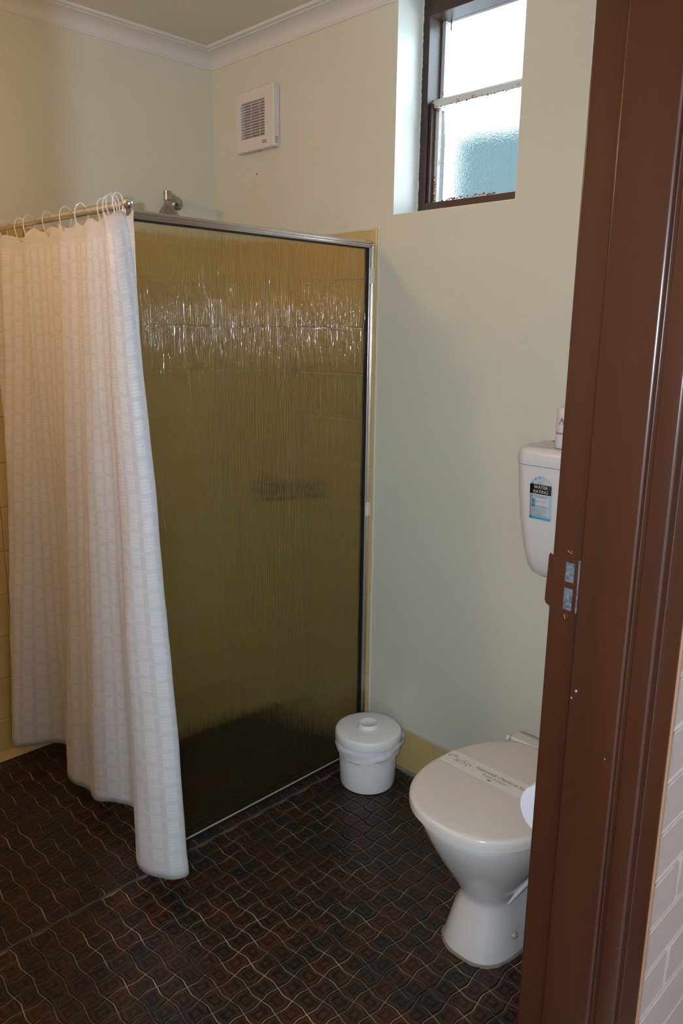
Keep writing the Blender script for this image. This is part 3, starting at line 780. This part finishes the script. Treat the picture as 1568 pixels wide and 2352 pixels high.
# rear outlet behind the pedestal and the crease of the trap way
MB().tube([(.0, -.25, .16), (.0, -.14, .175), (0, -.05, .18), (0, -.008, .18)], [.075, .066, .055, .055], 24).build('outlet', M['ceramic'], pan, smooth=True, auto=60)
cr_ = MB().tube([(.079, -.47, .155), (.088, -.42, .185), (.098, -.36, .205), (.1, -.28, .215)], [.002, .008, .009, .003], 10).build('trapway_ridge', M['ceramic'], pan, smooth=True)
MB().lathe([(.009, 0), (.008, .005), (.004, .008)], (.0905, -.45, .062), 14, 'x').build('fixing_screw', M['beige_band'], pan, smooth=True)
mr = []
for z, s in ((0.0, .0045), (.003, .004), (.006, .0015)):
    mr.append([(x * (1 + s/.1) + .0012*math.sin(k*.9), (y + .38) * (1 + s/.16) - .38 + .0016*math.sin(k*1.7), z) for k, (x, y, _) in enumerate(egg(.096, -.548, -.42, -.22, .094, 0, 2.6))])
MB().rings(mr).build('mortar_bed', M['mould'], to, smooth=True)
# seat and lid
seat = MB().rings([egg(.176, -.642, -.43, -.20, .132, .386), egg(.179, -.646, -.43, -.20, .133, .389), egg(.179, -.646, -.43, -.20, .133, .396), egg(.176, -.643, -.43, -.20, .132, .399)]).build('seat', M['seat'], to, smooth=True, auto=50)
lidr = []
for ins, z in ((.004, .4000), (.0, .4015), (-.0005, .410), (.0, .4205), (.0012, .4232), (.0045, .4255), (.012, .4264), (.035, .4269), (.09, .4275)):
    lidr.append(egg(.186 - ins, -.655 + ins, -.43, -.195 - ins*.4, .136 - ins, z, 2.35))
lid_t = MB().rings(lidr).build('lid', M['seat'], to, smooth=True, auto=60)
MB().box(-.118, .118, -.190, -.147, .386, .421).build('hinge_block', M['seat'], to, bevel=.006, seg=3)
MB().box(-.112, .118, -.146, -.138, .386, .4195).build('hinge_gap_strip', M['beige_band'], to, bevel=.002)  # stands for the dark gap behind the hinge block, shade put into colour
for x in (-.128, .128): MB().lathe([(.011, -.004), (.011, .006)], (x, -.175, .404), 16, 'x').build('hinge_cap', M['seat'], to, smooth=True)

# paper band across the lid with gold script
ZS = .4279
def lidz(x): return ZS
band = thing('paper_band', 'cream paper hygiene band with gold script across the toilet lid', 'paper band', (TX, 0, 0))
bv = []; bf = []
for k in range(25):
    x = -.1755 + .351 * k / 24; e = abs(x)
    zz = ZS + .0004 if e < .165 else ZS + .0004 - (e - .165) * .15
    bv += [(x, -.4335, zz), (x, -.372, zz)]
for k in range(24): bf.append((2*k, 2*k+2, 2*k+3, 2*k+1))
bs_ = mesh_obj('strip', bv, bf, M['paper'], band)
sm = bs_.modifiers.new('t', 'SOLIDIFY'); sm.thickness = .0004; sm.offset = 1
mesh_obj('raised_edge', [(x, y, ZS + z) for x in (-.17, .17) for y, z in ((-.4355, .0004), (-.4335, .0012), (-.4315, .0008))], [(0, 1, 4, 3), (1, 2, 5, 4)], M['white_ink'], band, True)
def text_mesh(name, body, size, loc, rot, m, parent, shear=.3, align='LEFT', depth=0.0001, sx=1):
    c = bpy.data.curves.new(name, 'FONT'); c.body = body; c.size = size; c.shear = shear; c.align_x = align; c.extrude = depth
    t = bpy.data.objects.new(name, c); COL.objects.link(t)
    me = bpy.data.meshes.new_from_object(t.evaluated_get(bpy.context.evaluated_depsgraph_get())); bpy.data.objects.remove(t); bpy.data.curves.remove(c)
    o = bpy.data.objects.new(name, me); COL.objects.link(o); me.materials.clear(); me.materials.append(m); o.parent = parent; o.location = loc; o.rotation_euler = rot; o.scale = (sx, 1, 1)
    return o
bpy.context.view_layer.update()
text_mesh('script_line', 'Hygienically Cleaned & Sealed', .0165, (-.083, -.403, ZS + .0014), (0, 0, 0), M['gold_ink'], band, .45, sx=.80)
text_mesh('script_line', 'for your protection', .0105, (-.052, -.4165, ZS + .0014), (0, 0, 0), M['gold_ink'], band, .45, sx=.85)
def swirl(pts, r=.0007): MB().tube([(x, y, ZS + .0014) for x, y in pts], r, 5).build('flourish', M['gold_ink'], band)
def arcpts(cx, cy, r0, r1, a0, a1, n=18): return [(cx + (r0 + (r1 - r0)*k/n)*math.cos(a0 + (a1-a0)*k/n), cy + (r0 + (r1 - r0)*k/n)*math.sin(a0 + (a1-a0)*k/n)) for k in range(n+1)]
swirl([(-.168 + .055*k/20, -.398 + .007*math.sin(k/20*2*PI) - .008*k/20) for k in range(21)])
swirl([(-.160 + .045*k/20, -.403 + .006*math.sin(k/20*2*PI + 2.6) - .004*k/20) for k in range(21)])
swirl(arcpts(-.112, -.402, .010, .002, PI*.9, -PI*1.3))
swirl(arcpts(-.106, -.414, .005, .001, PI*.6, -PI*1.2))
swirl(arcpts(-.150, -.394, .006, .001, PI*.2, PI*2.2))
swirl(arcpts(-.136, -.412, .005, .001, -PI*.2, PI*1.6))
for x, y in ((-.097, -.4045), (-.1655, -.4025)): MB().lathe([(.0028, 0), (.0028, .0006)], (x, y, ZS + .001), 10).build('dot', M['gold_ink'], band)
MB().prism([(-.024 + .0065*math.cos(a), -.4265 + .0028*math.sin(a)) for a in [2*PI*k/16 for k in range(16)]], ZS + .0008, ZS + .0016).build('emblem', M['gold_ink'], band)

# ------------------------------------------------------------------ cistern
CX = 1.708
ci = thing('cistern', 'white plastic toilet cistern hung on the cream wall', 'cistern', (CX, 0, 0))
def rrect(hw, dep, z, rc, n=8, rb=.004, bulge=.006):
    pts = []
    for cx, cy, a0, r in ((-hw + rc, -dep + rc, PI, rc), (hw - rc, -dep + rc, 1.5*PI, rc), (hw - rb, -.001 - rb, 0, rb), (-hw + rb, -.001 - rb, .5*PI, rb)):
        for k in range(n + 1):
            a = a0 + PI/2*k/n; x, y = cx + r*math.cos(a), cy + r*math.sin(a)
            if y < -dep * .6: y -= bulge * (1 - (x/hw)**2)
            pts.append((x, y, z))
    return pts
cb = [rrect(.120, .085, .873, .03), rrect(.140, .106, .876, .04), rrect(.152, .120, .886, .044), rrect(.160, .130, .905, .045), rrect(.170, .139, .95, .046), rrect(.181, .148, 1.03, .046), rrect(.188, .154, 1.11, .046), rrect(.192, .157, 1.183, .046)]
MB().rings(cb).build('tank', M['cistern'], ci, smooth=True, auto=60)
cl = [rrect(.1935, .1585, 1.1845, .046), rrect(.1945, .1595, 1.188, .046), rrect(.1935, .159, 1.212, .046), rrect(.189, .155, 1.224, .044), rrect(.181, .147, 1.2305, .042), rrect(.172, .138, 1.2315, .04), rrect(.166, .132, 1.229, .038), rrect(.05, .07, 1.228, .02)]
MB().rings(cl).build('lid', M['cistern'], ci, smooth=True, auto=60)
MB().lathe([(.022, 1.227), (.022, 1.234), (.02, 1.236)], (.06, -.07, 0), 24).build('flush_button', M['chrome'], ci, smooth=True)
MB().tube([(0.0, -.06, .88), (0.0, -.06, .5), (0, -.075, .40), (0, -.13, .34)], .02, 16).build('flush_pipe', M['cistern'], ci, smooth=True)
# water rating sticker on the tank's front
stk = MB(); sx0, sx1 = -.131, -.067
def fy(z): 
    zs = [(1.03, .148), (1.11, .154), (1.183, .157)]
    if z < 1.11: t = (z - 1.03)/.08; d = .148 + .006*t
    else: t = (z - 1.11)/.073; d = .154 + .003*t
    return d
def front(x, z, lift):
    hw = .181 + (.188-.181)*(z-1.03)/.08
    return (x, -(fy(z) + .006*(1-(x/hw)**2)) - lift, z)
def patch(x0, x1, z0, z1, m, name, par, lift=.0005, nz=6, nx=4):
    vs = []; fs = []
    for j in range(nz+1):
        for i in range(nx+1): vs.append(front(x0 + (x1-x0)*i/nx, z0 + (z1-z0)*j/nz, lift))
    for j in range(nz):
        for i in range(nx): fs.append((j*(nx+1)+i, j*(nx+1)+i+1, (j+1)*(nx+1)+i+1, (j+1)*(nx+1)+i))
    o = mesh_obj(name, vs, fs, m, par, True); mm = o.modifiers.new('t', 'SOLIDIFY'); mm.thickness = .0002; mm.offset = 1; return o
st = patch(sx0, sx1, 1.045, 1.118, M['pale_blue'], 'rating_sticker', ci, .0005)
st['label'] = 'water rating sticker with black band and blue stripe'
c0 = ((sx0 + sx1)/2, 1.133); rad = (sx1 - sx0)/2
arch = [front(c0[0] + rad*math.cos(a), c0[1] + rad*math.sin(a)*.86, .0006) for a in [PI*k/20 for k in range(21)]]
o = mesh_obj('sticker_arch', arch, [tuple(range(len(arch)-1, -1, -1))], M['pale_white'], st)
arc2 = [front(c0[0] + rad*.98*math.cos(a), c0[1] + rad*.98*.86*math.sin(a), .0008) for a in [PI*(.40 + .6*k/10) for k in range(11)]] + [front(c0[0] + rad*.62*math.cos(a), c0[1] + rad*.62*.86*math.sin(a), .0008) for a in [PI*(1.0 - .6*k/10) for k in range(11)]]
n2 = len(arc2); mesh_obj('star_arc', arc2, [(i, i+1, n2-2-i, n2-1-i) for i in range(10)], M['pale_blue'], st)
for a in (PI*.90, PI*.72, PI*.545):
    cx, cz = c0[0] + rad*.80*math.cos(a), c0[1] + rad*.80*.86*math.sin(a)
    pts = [front(cx + (.0046 if k % 2 == 0 else .0019)*math.sin(k*PI/5), cz + (.0046 if k % 2 == 0 else .0019)*math.cos(k*PI/5), .0011) for k in range(10)]
    mesh_obj('star', pts + [front(cx, cz, .0011)], [(k, (k+1) % 10, 10) for k in range(10)], M['sky_blue'], st)
patch(sx0, sx1, 1.112, 1.1375, M['black'], 'black_band', st, .0012)
patch(sx0, sx1, 1.044, 1.0495, M['sky_blue'], 'blue_stripe', st, .0012)
patch(sx0 + .007, sx1 - .007, 1.076, 1.101, M['pale_white'], 'panel', st, .0010)
for zz in (1.089, 1.0775): patch(sx0 + .009, sx0 + .018, zz, zz + .0095, M['sky_blue'], 'icon', st, .0014, 1, 1)
def stext(body, size, x, z, m, sx=1, al='CENTER'):
    p = front(x, z, .0017); text_mesh('lettering', body, size, p, (PI/2 + .06, 0, -.02), m, st, 0, al, sx=sx)
stext('WATER', .0120, c0[0] + .001, 1.1262, M['white_ink'], 1.0)
stext('RATING', .0120, c0[0] + .001, 1.1145, M['white_ink'], 1.0)
for zz, x0, x1 in ((1.1065, .004, .058), (1.1035, .018, .042), (1.0925, .021, .052), (1.080, .021, .052), (1.0715, .012, .048), (1.0675, .009, .052), (1.0635, .012, .052), (1.0595, .02, .040), (1.0555, .013, .05), (1.1445, .022, .036), (1.1415, .02, .042), (1.1385, .021, .038)):
    patch(sx0 + x0, sx0 + x1, zz, zz + .0009, M['grey_ink'] if zz < 1.06 else M['beige_band'], 'fine_print', st, .0014, 1, 2)

# ------------------------------------------------------------------ spray can on the cistern
KX, KY, KZ, KR = 1.6325, -.082, 1.2292, .0325
ca = thing('air_freshener', 'white cylinder with purple script letter standing on the toilet cistern', 'air freshener', (KX, KY, KZ))
MB().lathe([(KR - .002, 0), (KR, .002), (KR, .034), (KR - .0005, .036)], (0, 0, 0), 40).build('base', M['can'], ca, smooth=True, auto=50)
MB().lathe([(KR - .001, .036), (KR - .001, .041)], (0, 0, 0), 40).build('band', M['beige_band'], ca, smooth=True, auto=50)
MB().lathe([(KR - .0015, .041), (KR, .043), (KR - .0005, .098), (KR - .0025, .1045), (KR - .006, .106), (.001, .1062)], (0, 0, 0), 40, cap1=False).build('cap', M['can'], ca, smooth=True, auto=60)
ang = math.radians(-98)
text_mesh('letter', 'M', .026, ((KR + .0003)*math.cos(ang) , (KR + .0003)*math.sin(ang) - .0012, .062), (PI/2, 0, ang + PI/2), M['purple'], ca, .5, 'CENTER', sx=.75)

# ------------------------------------------------------------------ toilet roll on its holder
RX, RYY, RZZ = 1.926, -.600, .543
tp = thing('toilet_roll', 'white toilet paper roll on the holder beside the door jamb', 'toilet roll', (RX, RYY, RZZ))
rp = [(.021, 0), (.0555, 0), (.057, .002), (.057, .098), (.0555, .1), (.021, .1)]
MB().lathe(rp, (0, 0, 0), 48, 'y', False, False).build('paper', M['tp'], tp, smooth=True, auto=40)
MB().lathe([(.0212, -.0005), (.0212, .1005), (.0195, .1005), (.0195, -.0005), (.0212, -.0005)], (0, 0, 0), 32, 'y', False, False).build('core', M['card'], tp, smooth=True, auto=40)
th = thing('roll_holder', 'chrome toilet roll holder fixed to the wall by the door', 'roll holder', (X_IN, RYY, RZZ))
MB().box(-.005, -.0005, -.004, .104, -.02, .02).build('back_plate', M['chrome'], th, bevel=.002)
MB().tube([(-.004, -.008, 0), (-.10, -.008, 0), (-.126, -.008, 0), (-.132, -.004, 0), (-.132, .05, 0), (-.132, .104, 0)], .005, 12).build('arm', M['chrome'], th, smooth=True)

# ------------------------------------------------------------------ warm pendant lamp in the room, left of the frame
LX, LY, LZ = .55, -1.80, 2.12
wl = thing('pendant_lamp', 'warm glass globe lamp hanging from the ceiling before the shower', 'lamp', (LX, LY, Z_C))
MB().lathe([(.05, -.0005), (.05, -.015), (.02, -.028)], (0, 0, 0), 24).build('ceiling_rose', M['plastic'], wl, smooth=True)
MB().tube([(0, 0, -.02), (0, 0, LZ - Z_C + .07)], .0035, 8).build('flex', M['plastic'], wl)
MB().lathe([(.012, LZ - Z_C + .095), (.022, LZ - Z_C + .085), (.022, LZ - Z_C + .05)], (0, 0, 0), 20).build('lamp_holder', M['plastic'], wl, smooth=True)
gm = bpy.data.materials.new('warm_lamp_glass'); gm.use_nodes = True; gb = gm.node_tree.nodes['Principled BSDF']
gb.inputs['Base Color'].default_value = (.9, .8, .6, 1); gb.inputs['Emission Color'].default_value = (1, .60, .30, 1); gb.inputs['Emission Strength'].default_value = 128
MB().lathe([(.001, LZ - Z_C - .062)] + [(.062*math.sin(PI*k/14), LZ - Z_C - .062*math.cos(PI*k/14)) for k in range(1, 12)], (0, 0, 0), 32, cap0=False).build('globe', gm, wl, smooth=True)
